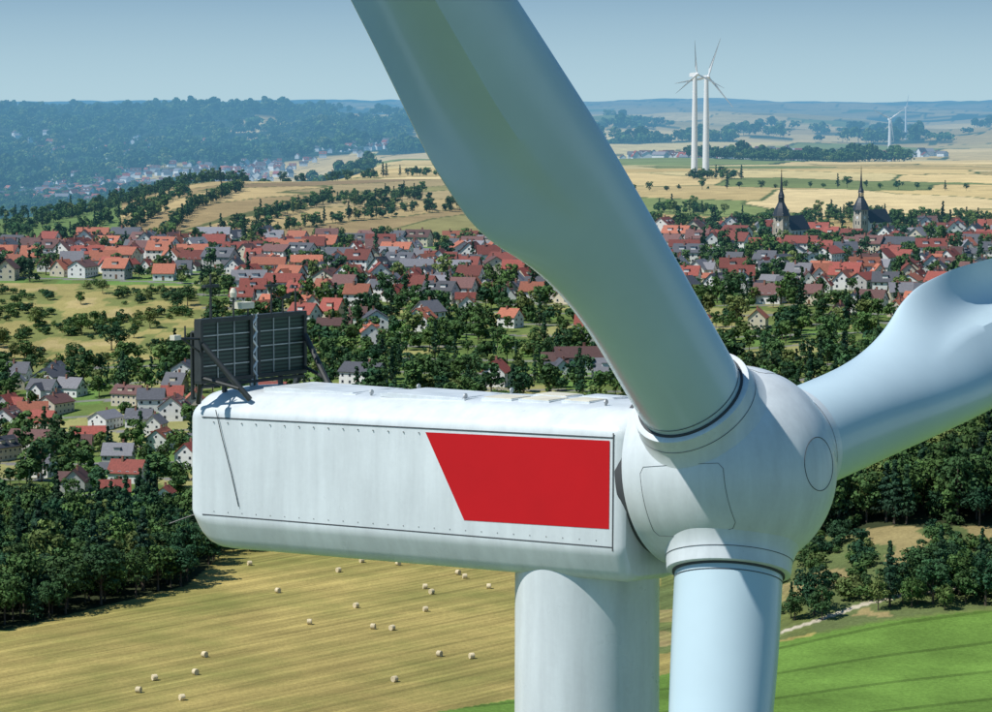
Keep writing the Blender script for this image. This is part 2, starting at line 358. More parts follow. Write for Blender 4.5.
def coll(name,objs):
    c=bpy.data.collections.new(name)
    for o in objs: c.objects.link(o)
    return c
TD=[tree_mesh('broadleaf_%d'%i,10+i,Ht,R,24,58,.95) for i,(Ht,R) in enumerate([(16,5.6),(18,6),(14,5.2),(19,5.6),(15,6.2)])]
TC=[tree_mesh('conifer_%d'%i,40+i,Ht,R,18,55,.9,True,M['leafd']) for i,(Ht,R) in enumerate([(21,3.8),(18,3.4)])]
TM=[tree_mesh('broadleaf_mid_%d'%i,60+i,Ht,R,13,34,1.35) for i,(Ht,R) in enumerate([(12,4.6),(14,4.6),(8,3.8),(10,5.2),(15,4.4),(6,3.0)])]
TMc=[tree_mesh('conifer_mid',80,15,2.6,13,24,1.1,True,M['leafd'])]
TF=[tree_mesh('broadleaf_far_%d'%i,90+i,Ht,R,9,20,2.9) for i,(Ht,R) in enumerate([(13,9),(15,10),(11,9)])]
CNEAR=coll('tree_kit_near',TD+TC); CMID=coll('tree_kit_mid',TM+TMc); CFAR=coll('tree_kit_far',TF); CBUSH=coll('bush_kit',[tree_mesh('bush_%d'%i,120+i,4.5,3.6,11,40,.8) for i in range(3)])
def gn_group(c):
    g=bpy.data.node_groups.new('scatter_'+c.name,'GeometryNodeTree'); g.interface.new_socket("Geometry",in_out='INPUT',socket_type='NodeSocketGeometry'); g.interface.new_socket("Geometry",in_out='OUTPUT',socket_type='NodeSocketGeometry')
    i=g.nodes.new('NodeGroupInput'); o=g.nodes.new('NodeGroupOutput'); ci=g.nodes.new('GeometryNodeCollectionInfo'); ci.inputs[0].default_value=c; ci.inputs[1].default_value=True; ci.inputs[2].default_value=True
    ip=g.nodes.new('GeometryNodeInstanceOnPoints'); ip.inputs['Pick Instance'].default_value=True
    g.links.new(i.outputs[0],ip.inputs['Points']); g.links.new(ci.outputs[0],ip.inputs['Instance'])
    a=g.nodes.new('GeometryNodeInputNamedAttribute'); a.data_type='FLOAT_VECTOR'; a.inputs['Name'].default_value='rotv'
    b_=g.nodes.new('GeometryNodeInputNamedAttribute'); b_.data_type='FLOAT_VECTOR'; b_.inputs['Name'].default_value='sclv'
    er=g.nodes.new('FunctionNodeEulerToRotation'); g.links.new(a.outputs[0],er.inputs[0]); g.links.new(er.outputs[0],ip.inputs['Rotation']); g.links.new(b_.outputs[0],ip.inputs['Scale'])
    g.links.new(ip.outputs[0],o.inputs[0]); return g
GG={}
def scatter(name,xy,s,c,sink=0.2):
    xy=np.asarray(xy,float); n=len(xy)
    if n==0: return
    z=H(xy[:,0],xy[:,1])-sink; me=bpy.data.meshes.new(name); me.vertices.add(n); me.vertices.foreach_set('co',np.column_stack([xy,z]).astype(np.float32).ravel())
    r_=np.zeros((n,3)); r_[:,2]=rng.uniform(0,6.283,n); s=np.asarray(s)
    sc=np.stack([s*rng.uniform(.85,1.15,n),s*rng.uniform(.85,1.15,n),s*rng.uniform(.85,1.15,n)],1)
    for nm,a in(('rotv',r_),('sclv',sc)):
        at=me.attributes.new(nm,'FLOAT_VECTOR','POINT'); at.data.foreach_set('vector',a.astype(np.float32).ravel())
    o=bpy.data.objects.new(name,me); scene.collection.objects.link(o)
    if c.name not in GG: GG[c.name]=gn_group(c)
    md=o.modifiers.new('scatter','NODES'); md.node_group=GG[c.name]; return o
def fill(x0,x1,y0,y1,sp,test=None,jit=.45):
    gx,gy=np.meshgrid(np.arange(x0,x1,sp),np.arange(y0,y1,sp)); gx=gx+rng.uniform(-jit,jit,gx.shape)*sp; gy=gy+rng.uniform(-jit,jit,gy.shape)*sp
    gx=gx.ravel(); gy=gy.ravel(); k=np.ones(gx.shape,bool) if test is None else test(gx,gy); a=np.stack([gx[k],gy[k]],1); rng.shuffle(a); return a
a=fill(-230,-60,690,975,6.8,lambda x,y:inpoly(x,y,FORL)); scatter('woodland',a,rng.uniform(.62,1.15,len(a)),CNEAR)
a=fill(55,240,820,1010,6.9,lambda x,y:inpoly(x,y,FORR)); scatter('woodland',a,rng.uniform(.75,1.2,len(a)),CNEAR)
a=fill(-95,85,912,950,7); scatter('tree_belt',a,rng.uniform(.45,.75,len(a)),CNEAR)
a=fill(78,200,752,792,5.2,lambda x,y:(y<758+(x-80)*.18+9*np.clip((x-95)/20,0,1)+8)&(y>754+(x-80)*.1)&((x>97)|(x<84))&(vn(x/7,y/7,5)>.2)); scatter('hedgerow_trees',a,rng.uniform(.4,.9,len(a)),CNEAR)
a=fill(60,220,770,850,6,lambda x,y:inpoly(x,y,DRYR)&(fbm(x/14,y/18,77,4)>.54)); scatter('bushes',a,rng.uniform(.4,1.2,len(a)),CBUSH)
a=fill(-340,-140,1430,1700,8,lambda x,y:inpoly(x,y,MEAD)&(fbm(x/25,y/30,71,4)>.58)); scatter('bushes',a,rng.uniform(.5,1.2,len(a)),CBUSH)

# ------------------------------------------------------------------ houses
def house_parts(w,l,hw,pitch,var):
    hx,hy=l/2,w/2; rh=hy*math.tan(pitch); W=MB(); 
    v=[(-hx,-hy,-2),(hx,-hy,-2),(hx,hy,-2),(-hx,hy,-2),(-hx,-hy,hw),(hx,-hy,hw),(hx,hy,hw),(-hx,hy,hw),(-hx,0,hw+rh),(hx,0,hw+rh)]
    W.add(v,[(0,1,5,4),(2,3,7,6),(0,4,8,7,3),(1,2,6,9,5)])
    R=MB(); ov=.6; th=.28; sl=math.tan(pitch)
    for sg in(-1,1):
        e=(hy+ov)*sg; ze=hw-ov*sl+.12; zr=hw+rh+.12
        v=[(-hx-ov,0,zr),(hx+ov,0,zr),(hx+ov,e,ze),(-hx-ov,e,ze),(-hx-ov,0,zr+th),(hx+ov,0,zr+th),(hx+ov,e,ze+th),(-hx-ov,e,ze+th)]
        R.add(v,[(0,1,2,3),(4,7,6,5),(1,5,6,2),(3,2,6,7),(0,3,7,4)])
    if var in(1,3):
        for sg in(-1,1):
            for dx in((-hx*.4,hx*.4) if var==3 else (0,)):
                zc=hw+rh*.35; yy=sg*hy*.62
                W.box((dx,yy*.85,zc+.5),(1.3,hy*.22,.9)); R.box((dx,yy*.82,zc+1.5),(1.6,hy*.30,.12))
    if var==4: # cross gable wing
        gy=hy+3.2; gw=3.0; rg=gw*math.tan(pitch)
        W.add([(-gw,-gy,-2),(gw,-gy,-2),(gw,-hy*.5,-2),(-gw,-hy*.5,-2),(-gw,-gy,hw),(gw,-gy,hw),(gw,-hy*.5,hw),(-gw,-hy*.5,hw),(0,-gy,hw+rg),(0,-hy*.3,hw+rg)],[(0,1,5,8,4),(1,2,6,5),(3,0,4,7)])
        for sg in(-1,1):
            e=sg*(gw+.5); ze=hw-.5*sl+.14; zr=hw+rg+.14
            R.add([(0,-gy-.5,zr),(0,-hy*.1,zr),(e,-hy*.1,ze),(e,-gy-.5,ze),(0,-gy-.5,zr+th),(0,-hy*.1,zr+th),(e,-hy*.1,ze+th),(e,-gy-.5,ze+th)],[(0,1,2,3),(4,7,6,5),(3,2,6,7),(0,3,7,4)])
    G=MB(); rows=[1.5] if hw<3.7 else [1.5,4.2]
    def win(c,n,sx,sz):
        c=Vector(c); n=Vector(n); t=Vector((-n.y,n.x,0))
        for k,(dd,ss,mm) in enumerate(((.03,1.0,1),(.06,.8,0))):
            p=c+n*dd; G.add([p-t*sx*ss-Vector((0,0,sz*ss)),p+t*sx*ss-Vector((0,0,sz*ss)),p+t*sx*ss+Vector((0,0,sz*ss)),p-t*sx*ss+Vector((0,0,sz*ss))],[(0,1,2,3)],mm)
    for z in rows:
        nw=max(2,int(l/3))
        for i in range(nw):
            x=-hx+(i+.5)*l/nw
            if not(z==1.5 and i==nw//2): win((x,-hy,z),(0,-1,0),.62,.7)
            win((x,hy,z),(0,1,0),.62,.7)
        for i in range(2):
            y=-hy+(i+.5)*w/2; win((hx,y,z),(1,0,0),.62,.7); win((-hx,y,z),(-1,0,0),.62,.7)
    if rh>3:
        win((hx,0,hw+.9),(1,0,0),.6,.6); win((-hx,0,hw+.9),(-1,0,0),.6,.6)
    if var==4:
        for x in(-1.3,1.3): win((x,-hy-3.2,1.5),(0,-1,0),.6,.7)
        win((0,-hy-3.2,4.0),(0,-1,0),.6,.6)
    D=MB(); nw=max(2,int(l/3)); x=-hx+(nw//2+.5)*l/nw; D.box((x,-hy-.04-(3.2 if var==4 else 0),1.05),(.55,.06,1.05))
    Cc=MB(); Cc.box((hx*.3,hy*.15,hw+rh+.4),(.4,.4,1.1)); Cc.box((hx*.3,hy*.15,hw+rh+1.55),(.48,.48,.07))
    return W,R,G,D,Cc
HV=[]
for (w_,l_,hw_,p_,v_) in [(8.5,10.5,3.6,45,0),(9.5,12,5.4,42,1),(9,11,5.6,42,0),(10,15,5.8,38,3),(8,9,3.6,50,1),(11,17,5.6,32,0),(9,13,4.2,44,4),(6,8,2.6,38,0)]:
    W,R,G,D,Cc=house_parts(w_,l_,hw_,rad(p_),v_); HV.append((W,R,G,D,Cc))
def m_of(o): me=o.data; bpy.data.objects.remove(o); return me
HM=[]
for (W,R,G,D,Cc) in HV:
    HM.append(dict(w=[m_of(W.obj('walls',[m],link=False)) for m in M['wall']],r=[m_of(R.obj('roof',[m],link=False)) for m in M['roof']],
        g=m_of(G.obj('windows',[M['glass'],M['frame']],link=False)),d=m_of(D.obj('door',[M['door']],link=False)),c=m_of(Cc.obj('chimney',[M['brick']],link=False))))
houses=[]
def house(x,y,rz,v=None,rc=None,wc=None,s=1.0):
    v=random.randrange(len(HM)) if v is None else v; h=HM[v]
    rc=random.choices(range(5),[34,22,18,15,10])[0] if rc is None else rc; wc=random.choices(range(3),[9,2,1])[0] if wc is None else wc
    z=hp(x,y); p=bpy.data.objects.new('house',h['w'][wc]); p.location=(x,y,z); p.rotation_euler=(0,0,rz); p.scale=(s,s,s); scene.collection.objects.link(p)
    for nm,me_ in(('roof',h['r'][rc]),('windows',h['g']),('door',h['d']),('chimney',h['c'])):
        o=bpy.data.objects.new(nm,me_); o.parent=p; scene.collection.objects.link(o)
    houses.append((x,y))
CH=[(191,2000),(255,2090)]
def town(y0,y1,u0,u1,dens,dark=0,sp=21,rp=23,s0=.95,s1=1.25):
    for iq in range(int((y0-150)/rp),int((y1+150)/rp)):
        q_=(iq+.5)*rp+3
        for ip in range(-40,45):
            x=ip*sp+random.uniform(-6,6)+(iq%2)*9; y=q_-.25*x+random.uniform(-4,4)
            if not(y0<y<y1 and u0<x/y<u1): continue
            n=float(vn(np.array([x/60]),np.array([y/70]),61)[0])
            if n>dens+.25 or random.random()>dens: continue
            if bool(inpoly(np.array([x]),np.array([y]),MEAD)[0]): continue
            if any(abs(x-c[0])<32 and -60<y-c[1]<30 for c in CH): continue
            house(x,y,-.245+random.choice([0,math.pi/2,-math.pi/2,math.pi])+random.uniform(-.4,.4),rc=(random.choice([3,3,4,2]) if random.random()<dark else None),s=random.uniform(s0,s1))
town(1030,1290,-.2,-.06,.66,.2,s0=.8,s1=1.02); town(1290,1430,-.18,-.085,.58,.85,s0=.85,s1=1.1)
town(1715,1990,-.2,-.085,.90,.05,sp=19.5); town(1600,1990,-.085,.055,.86,.05,sp=19.5); town(1300,1600,-.085,.055,.36,.35)
town(1450,1620,.055,.2,.46,.2); town(1620,2140,.055,.2,.76,.15)
HX=np.array(houses)
from mathutils.kdtree import KDTree
kd=KDTree(len(HX)); [kd.insert((h[0],h[1],0),i) for i,h in enumerate(houses)]; kd.balance()
def clear(a,dist,up=0): # keep trees off the houses
    return a[[kd.find((p[0],p[1],0))[2]>dist and kd.find((p[0],p[1]+up,0))[2]>dist*.8 for p in a]]
def tt(x,y):
    n=fbm(x/45,y/55,41,3); u=x/y
    prob=np.where(y<1720,.55,.48); prob=np.where((y>1330)&(y<1620)&(u>-.1),.62,prob); prob=np.where(u>.05,.58,prob); prob=np.where((y<1330)&(u<-.05),.52,prob)
    prob=np.where((y<1330)&(u>-.05),.8,prob)
    ch=np.zeros(x.shape,bool)
    for c in CH: ch|=(np.abs(x-c[0])<12)&(y>c[1]-40)&(y<c[1]+15)
    lw=(lawn(x,y)>.60)&(rng.random(x.shape)<.75)
    return (rng.random(x.shape)<prob)&(n>.60-prob*.4)&(np.abs(u)<.2)&~inpoly(x,y,MEAD)&~((town_street(x,y)))&~inpoly(x,y,FORR)&~inpoly(x,y,FORL)&((y<1990)|((u>.04)&(y<2170)))&~ch&~lw
a=clear(fill(-420,450,955,2230,8.4,tt),8.0,7); scatter('town_trees',a,rng.uniform(.45,1.25,len(a)),CMID)
print('town trees',len(a),'houses',len(houses))
for (x,y,s,k) in [(-212,1530,.95,0),(-190,1478,1.0,1),(-240,1560,.85,2),(-186,1486,.8,4),(-225,1622,.6,2),(-178,1540,.75,3),(-250,1500,.9,4),(-257,1508,.8,1),(-218,1660,.65,0),(-205,1450,.8,4),(-230,1460,.85,0),(-236,1466,.7,2),(-170,1600,.8,2),(-166,1612,.8,1),(-183,1512,.6,2),(-260,1475,.75,0)]:
    o=bpy.data.objects.new('deciduous_tree',TD[k].data); o.location=(x,y,hp(x,y)-.2); o.rotation_euler=(0,0,x); o.scale=(s,s,s*.9); scene.collection.objects.link(o)
def line(pts,sp,wd):
    out=[]
    for (x0,y0),(x1,y1) in zip(pts[:-1],pts[1:]):
        L=math.hypot(x1-x0,y1-y0); n=int(L/sp)
        for i in range(n):
            t=i/n; out.append((x0+(x1-x0)*t+random.uniform(-wd,wd),y0+(y1-y0)*t+random.uniform(-wd,wd)))
    return out
hl=[]
for pts,sp,wd in [([(-345,2100),(-310,2300),(-275,2520),(-230,2680)],2.5,13),([(-225,2050),(-222,2200),(-205,2420)],4,4),([(-185,2060),(-150,2200),(-128,2330),(-60,2460)],4,5),([(-290,2050),(-268,2190),(-245,2380)],5,4),([(-160,2050),(-110,2160),(-70,2230)],5,4),([(-255,2060),(-245,2200)],5,4),([(-62,2270),(-16,2300)],2.5,9),
   ([(-470,2300),(-400,2360),(-300,2500)],4,12),([(-200,2760),(-60,2860),(60,2950)],4,18),([(60,2210),(230,2200),(420,2190)],5,12),([(120,2620),(300,2650),(420,2600)],14,5),([(-600,2010),(-380,2030),(-200,2010),(0,2010)],10,10)]:
    hl+=line(pts,sp,wd)
for cx,cy,r_,n in [(-88,2290,12,34),(-72,2390,10,18),(150,2330,12,30),(265,2290,20,50),(200,2860,14,36),(90,2420,14,25),(310,2190,26,60),(220,2180,20,40),(130,2150,24,45),(385,2180,28,50)]:
    hl+= [(cx+random.gauss(0,r_),cy+random.gauss(0,r_*1.0)) for _ in range(n)]
scatter('hedgerow_trees',hl,rng.uniform(.5,.9,len(hl)),CMID)
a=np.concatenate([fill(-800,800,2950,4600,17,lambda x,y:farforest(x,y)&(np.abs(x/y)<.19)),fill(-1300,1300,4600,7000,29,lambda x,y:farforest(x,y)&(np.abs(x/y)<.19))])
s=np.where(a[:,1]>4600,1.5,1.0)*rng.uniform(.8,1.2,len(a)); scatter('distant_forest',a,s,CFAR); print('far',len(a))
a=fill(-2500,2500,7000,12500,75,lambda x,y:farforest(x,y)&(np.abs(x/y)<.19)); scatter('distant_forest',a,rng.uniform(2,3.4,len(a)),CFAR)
hk=[]
for i in range(6):
    W,R,G,D,Cc=HV[i]; m=MB(); m.add(W.v,W.f,0); m.add(R.v,R.f,1); hk.append(m.obj('village_house_%d'%i,[M['wall'][0],M['roof'][[0,1,3,2,0,4][i]]],link=False))
CV=coll('village_kit',hk)
for (cx,cy,rx,ry,n) in [(-950,6900,200,600,260),(-640,7200,170,500,130),(-1250,9000,260,500,140),(-200,8200,260,300,100),(330,5200,120,160,50),(700,6300,200,200,70)]:
    xy=np.stack([rng.normal(cx,rx*.6,n),rng.normal(cy,ry*.6,n)],1); scatter('distant_village',xy,rng.uniform(1.0,1.7,n),CV,-7 if cx<0 else 0)

# ------------------------------------------------------------------ churches
def church(x,y,rz,s):
    e=empty('church',(x,y,hp(x,y)),rz); e.scale=(s*.84,s*.84,s)
    T=MB(); T.box((0,0,8),(4.2,4.2,11)); T.box((0,0,19.2),(4.5,4.5,.25))
    for sx_ in(-1,1):
        for sy in(-1,1): T.box((sx_*4.1,sy*4.1,5),(.5,.5,8))
    T.obj('tower',[M['stone']],e)
    O=MB()
    for n,t in(((1,0),(0,1)),((-1,0),(0,1)),((0,1),(1,0)),((0,-1),(1,0))):
        for k in(-1.5,1.5):
            for z in(15.5,8.5):
                O.box((n[0]*4.22+t[0]*k,n[1]*4.22+t[1]*k,z),(.5 if t[0] else .05,.5 if t[1] else .05,1.2))
    O.obj('louvres',[M['glass']],e)
    Cl=MB()
    for n in((1,0),(-1,0),(0,1),(0,-1)): Cl.lathe([(0,1.1),(.08,1.1)],(n[0]*4.25,n[1]*4.25,12.2),(n[0],n[1],0),n=24)
    Cl.obj('clock_face',[M['frame']],e)
    S=MB(); S.lathe([(17.6,6.9),(18.6,6.5),(20.5,5.7),(22.5,4.7),(24.4,3.5),(25.8,2.6),(26.6,2.3)],(0,0,0),(0,0,1),n=8)
    S.lathe([(29.4,2.7),(30.0,2.3),(30.8,2.3),(31.8,1.8),(33,1.3),(35.5,.95),(40,.6),(46,.22)],(0,0,0),(0,0,1),n=8)
    for i in range(8): a_=i*math.pi/4+.39; S.tube((1.9*math.cos(a_),1.9*math.sin(a_),26.4),(1.9*math.cos(a_),1.9*math.sin(a_),29.8),.4,n=5)
    S.lathe([(26.4,2.5),(26.8,2.5)],(0,0,0),(0,0,1),n=8)
    S.obj('spire',[M['slate']],e)
    B=MB(); B.lathe([(0,.05),(.2,.4),(.5,.5),(.8,.4),(1,.05)],(0,0,45.6),(0,0,1),n=10); B.tube((0,0,46.5),(0,0,48.2),.14,n=5); B.box((0,0,47.5),(.6,.1,.1)); B.obj('ball_and_cross',[M['gold']],e)
    N=MB(); hx,hy,hw,rh=13,6.5,9,8; ox=17
    N.add([(ox-hx,-hy,-2),(ox+hx,-hy,-2),(ox+hx,hy,-2),(ox-hx,hy,-2),(ox-hx,-hy,hw),(ox+hx,-hy,hw),(ox+hx,hy,hw),(ox-hx,hy,hw),(ox-hx,0,hw+rh),(ox+hx,0,hw+rh)],[(0,1,5,4),(2,3,7,6),(0,4,8,7,3),(1,2,6,9,5)])
    N.obj('nave',[M['wall'][0]],e)
    R=MB()
    for sg in(-1,1):
        e1=sg*(hy+.6); R.add([(ox-hx-.4,0,hw+rh+.1),(ox+hx+.4,0,hw+rh+.1),(ox+hx+.4,e1,hw-.7),(ox-hx-.4,e1,hw-.7),(ox-hx-.4,0,hw+rh+.5),(ox+hx+.4,0,hw+rh+.5),(ox+hx+.4,e1,hw-.3),(ox-hx-.4,e1,hw-.3)],[(0,1,2,3),(4,7,6,5),(1,5,6,2),(3,2,6,7),(0,3,7,4)])
    R.obj('nave_roof',[M['slate']],e)
    Wn=MB()
    for i in range(5):
        for sg in(-1,1): Wn.box((ox-10+i*5,sg*(hy+.02),5),(.7,.05,2.4))
    Wn.obj('nave_windows',[M['glass']],e)
church(190,2000,.9,1.05); church(254,2090,.7,1.0)

# ------------------------------------------------------------------ blades
def blade_verts(O,bd,LE,A,L=56.,sc=1.0,N=72,ns=150,pitch=0,cone=0.05):
    ts=[2.3,3.2,4.2,5.2,6.4,7.4,8.4,9.2,10.2,12,15,22,32,45,54,56]
    t=np.concatenate([np.linspace(2.3,16,100),np.linspace(16.4,L,ns-100)]) if ns>100 else np.concatenate([np.linspace(2.3,16,30),np.linspace(17,L,ns-30)])
    tt_=np.linspace(2.3,L,700)
    def cv(v,k=12): return np.interp(t,tt_,smoothcurve(ts,v,tt_,k))
    ch=cv([2.44,2.44,2.46,2.58,2.80,3.02,3.28,3.55,3.70,3.66,3.36,2.8,2.1,1.3,.7,.12],9); w=cv([0,0,.04,.14,.32,.50,.70,.86,.95,1,1,1,1,1,1,1],14)
    lep=cv([1.22,1.22,1.22,1.22,1.22,1.22,1.22,1.22,1.20,1.14,1.02,.84,.66,.42,.2,.04])
    th=cv([.9,.9,.85,.79,.72,.66,.60,.55,.50,.42,.33,.25,.22,.19,.18,.18],16); tw=cv([24,24,24,24,23.5,23,22,21,20,18,14,9,5,1,0,0],18)
    O=Vector(O); V=[]
    for i in range(len(t)):
        tb=rad(tw[i]+pitch); le=LE*math.cos(tb)+A*math.sin(tb); nf=A*math.cos(tb)-LE*math.sin(tb)
        off=cone*t[i]+.0004*t[i]**2; ce=O+(bd*t[i]+A*off)*sc
        ev=min(1,max(0,(t[i]-7.4)/6.0)); ev=ev*ev*(3-2*ev)
        for j in range(N):
            a_=2*math.pi*j/N; xi=(1-math.cos(a_))/2
            yt=5*th[i]*(.2969*math.sqrt(xi)-.126*xi-.3516*xi**2+.2843*xi**3-.1015*xi**4)*ch[i]
            e_=max(0.,(xi-.56)/.44); cus=.15*ev*ch[i]*(math.sin(math.pi*min(1,e_**.65)))
            cam_=-.02*ch[i]*math.sin(math.pi*xi)
            y_=(yt*.95-cus if j<=N/2 else -yt*1.05-cus*.35)+cam_
            x_=lep[i]-xi*ch[i]; r_=1.22
            X=x_*w[i]+(1-w[i])*r_*math.cos(a_); Y=y_*w[i]+(1-w[i])*r_*math.sin(a_)
            V.append(ce+(le*X+nf*Y)*sc)
    F=[]
    for k in range(len(t)-1):
        for j in range(N): F.append((k*N+j,k*N+(j+1)%N,(k+1)*N+(j+1)%N,(k+1)*N+j))
    F.append(tuple(range(N))); F.append(tuple(range((len(t)-1)*N,len(t)*N))[::-1])
    return V,F
def rotor_frame(psi,tau):
    A=Vector((math.cos(psi)*math.cos(tau),-math.sin(psi)*math.cos(tau),math.sin(tau))); U=Vector((-math.cos(psi)*math.sin(tau),math.sin(psi)*math.sin(tau),math.cos(tau)))
    return A,Vector((math.sin(psi),math.cos(psi),0)),U
def far_turbine(x,y,hubh,psi,rot0,sc,Lr):
    z=hp(x,y); e=empty('wind_turbine',(x,y,z)); T=MB(); T.lathe([(-3,2.3*sc*1.3),(hubh*.5,1.9*sc*1.3),(hubh-1.5,1.4*sc*1.3)],(0,0,0),(0,0,1),n=24); T.obj('tower',[M['farwhite']],e,smooth=True)
    A,Rh,U=rotor_frame(psi,rad(4)); h=Vector((0,0,hubh)); hub=h+A*3.8
    side=Vector((A.y,-A.x,0)).normalized(); Nn=MB()
    Nn.box(h-A*2.2,(5.2,1.7,1.8),0,(A,side,U)); Nn.obj('nacelle',[M['farwhite']],e)
    S=MB(); S.lathe([(-1.6,1.7),(0,1.9),(1.2,1.5),(2.2,.6),(2.4,.05)],hub,A,n=20); S.obj('hub',[M['farwhite']],e,smooth=True)
    for k in range(3):
        a_=rot0+k*2*math.pi/3; bd=Rh*math.cos(a_)+U*math.sin(a_); LE=Rh*math.sin(a_)-U*math.cos(a_)
        V,F=blade_verts(hub,bd,LE,A,56,Lr/56*1.0,N=14,ns=60); mk('blade',V,F,M['farwhite'],e,smooth=True)
far_turbine(198,3000,98,rad(60),rad(95),1.15,34); far_turbine(215,3080,96,rad(64),rad(70),1.2,42); far_turbine(720,5500,78,rad(75),rad(35),1.3,42); far_turbine(1280,9400,100,rad(70),rad(80),1.3,40)

# ------------------------------------------------------------------ main wind turbine
PSI=rad(37); A,Rh,U=rotor_frame(PSI,rad(7)); F0=Vector((math.cos(PSI),-math.sin(PSI),0)); S0=Vector((-math.sin(PSI),-math.cos(PSI),0)); Z0=Vector((0,0,1))
HUB=Vector((5.42,68.0,CAMH-8.27)); tb=HUB+F0*-4.08; base=Vector((tb.x,tb.y,hp(tb.x,tb.y)))
WT=empty('wind_turbine',base); hub=HUB-base; TILT=.025
def nl(f,s,z): return hub+F0*f+S0*s+Z0*(z+TILT*(f+2))
T=MB(); zt=(hub-F0*4.08).z-2.2
T.lathe([(-2,2.35),(zt-90,2.1),(zt-50,1.9),(zt-25,1.78),(zt-24.98,1.78),(zt-2,1.715),(zt+.3,1.71)],(0,0,0),(0,0,1),n=96); T.obj('tower',[M['white']],WT,smooth=True)
def section():
    half=[(0,1.42,0),(1.30,1.36,.35),(1.93,.93,.20),(1.96,-1.88,.12),(1.66,-2.60,.30),(0,-2.70,0)]
    pts=half+[(-a_,b_,r_) for a_,b_,r_ in half[-2:0:-1]]; out=[]; n=len(pts)
    for i,(x,z,r_) in enumerate(pts):
        if r_==0: out.append((x,z)); continue
        p=Vector((x,z)); a_=Vector(pts[i-1][:2]); c=Vector(pts[(i+1)%n][:2]); pa=p+(a_-p).normalized()*r_; pc=p+(c-p).normalized()*r_
        for k in range(7):
            t=k/6; q_=pa*(1-t)**2+p*2*t*(1-t)+pc*t*t; out.append((q_.x,q_.y))
    return out
SEC=section(); ns_=len(SEC)
st=[(-15.06,.93,.5),(-15.03,.95,.45),(-14.96,.97,.34),(-14.84,.985,.22),(-14.65,.996,.1),(-14.35,1,.02),(-14,1,0),(-12,1,0),(-10,1,0),(-8,1,0),(-6,1,0),(-4,1,0),(-1.98,1,0),(-1.90,.99,0),(-1.82,.975,0),(-1.76,.955,0),(-1.72,.93,0)]
V=[];Fc=[]
for f,k,lift in st:
    for (s,z) in SEC:
        zz=(z+.6)*k-.6
        if z<-1.5: zz+=lift*(-z-1.5)/1.1
        V.append(nl(f,s*k,zz))
for i in range(len(st)-1):
    for j in range(ns_): Fc.append((i*ns_+j,i*ns_+(j+1)%ns_,(i+1)*ns_+(j+1)%ns_,(i+1)*ns_+j))
Fc.append(tuple(range(ns_))[::-1]); Fc.append(tuple(range((len(st)-1)*ns_,len(st)*ns_)))
mk('nacelle',V,Fc,M['white'],WT,smooth=True,ang=30)
def ribbon(mb,pts,wd,nrm,m=0):
    for p,q_ in zip(pts[:-1],pts[1:]):
        d_=(q_-p).normalized(); sd=d_.cross(nrm).normalized()*wd/2; off=nrm*.006
        mb.add([p-sd+off,q_-sd+off,q_+sd+off,p+sd+off],[(0,1,2,3)],m)
Sm=MB()
ribbon(Sm,[nl(-14.6,1.937,.75),nl(-2.0,1.937,.75)],.030,S0)
ribbon(Sm,[nl(-14.6,1.957,-1.72),nl(-7,1.957,-1.74),nl(-2.0,1.957,-1.76)],.030,S0)
ribbon(Sm,[nl(-1.99,1.937,.86),nl(-1.99,1.957,-1.84)],.035,S0)
Sm.obj('panel_seams',[M['gap'],M['seam']],WT)
Bo=MB()
for i in range(26):
    f=-14.2+i*.47
    for z in(.64,-1.62):
        if z>0 and f>-7.6: continue
        p=nl(f,1.955,z); Bo.lathe([(-.01,.018),(.012,.014)],p,S0,n=8)
Bo.obj('panel_bolts',[M['seam']],WT)
mk('red_marking',[nl(-7.42,1.947,.66),nl(-2.09,1.947,.68),nl(-2.09,1.962,-1.34),nl(-6.25,1.962,-1.38)],[(0,3,2,1)],M['red'],WT)
Rf=MB()
for (f,s,a_,c,m_) in [(-11.9,.0,1.5,.95,0),(-8.2,.2,1.3,.9,0),(-6.1,.45,.45,.45,1),(-5.0,.45,.45,.45,1),(-3.9,.35,.4,.4,1),(-5.4,-.65,.5,.35,1),(-4.0,-.6,.5,.35,0)]:
    Rf.box(nl(f,s,1.385),(a_,c,.045),0,(F0,S0,Z0)); Rf.box(nl(f,s,1.435),(a_*.88,c*.88,.012),m_,(F0,S0,Z0))
for f in(-9.9,-7.0,-2.9):
    for s in(-.9,.95): Rf.tube(nl(f,s,1.34),nl(f,s,1.47),.03,n=6,m=2); Rf.lathe([(0,.07),(.03,.07)],nl(f,s,1.46),F0,n=8,m=2)
Rf.obj('roof_hatches',[M['white'],M['hatch'],M['steel']],WT)
# cooler
Co=MB(); fc=-14.45
def cb(s0,s1,z0,z1,f0,f1,m): Co.box(nl((f0+f1)/2,(s0+s1)/2,(z0+z1)/2),(abs(f1-f0)/2,abs(s1-s0)/2,abs(z1-z0)/2),m,(F0,S0,Z0))
for s0,s1 in((2.15,.28),(.0,-1.83)):
    cb(s0,s1,1.66,3.18,fc-.12,fc+.0,1)
    for z in(1.66,3.18): cb(s0+.04,s1-.04,z-.055,z+.055,fc-.16,fc+.07,0)
    for s in(s0,s1): cb(s-.05,s+.05,1.66,3.18,fc-.16,fc+.065,0)
    for k in(1,2): s=s0+(s1-s0)*k/3.; cb(s-.012,s+.012,1.72,3.12,fc-.02,fc+.03,3)
    for z in(2.04,2.42,2.8): cb(s0,s1,z-.012,z+.012,fc-.02,fc+.022,3)
for k in range(8):
    z=1.66+k*.19
    Co.tube(nl(fc+.04,.23 if k%2 else .05,z),nl(fc+.04,.05 if k%2 else .23,z+.19),.028,n=5,m=2)
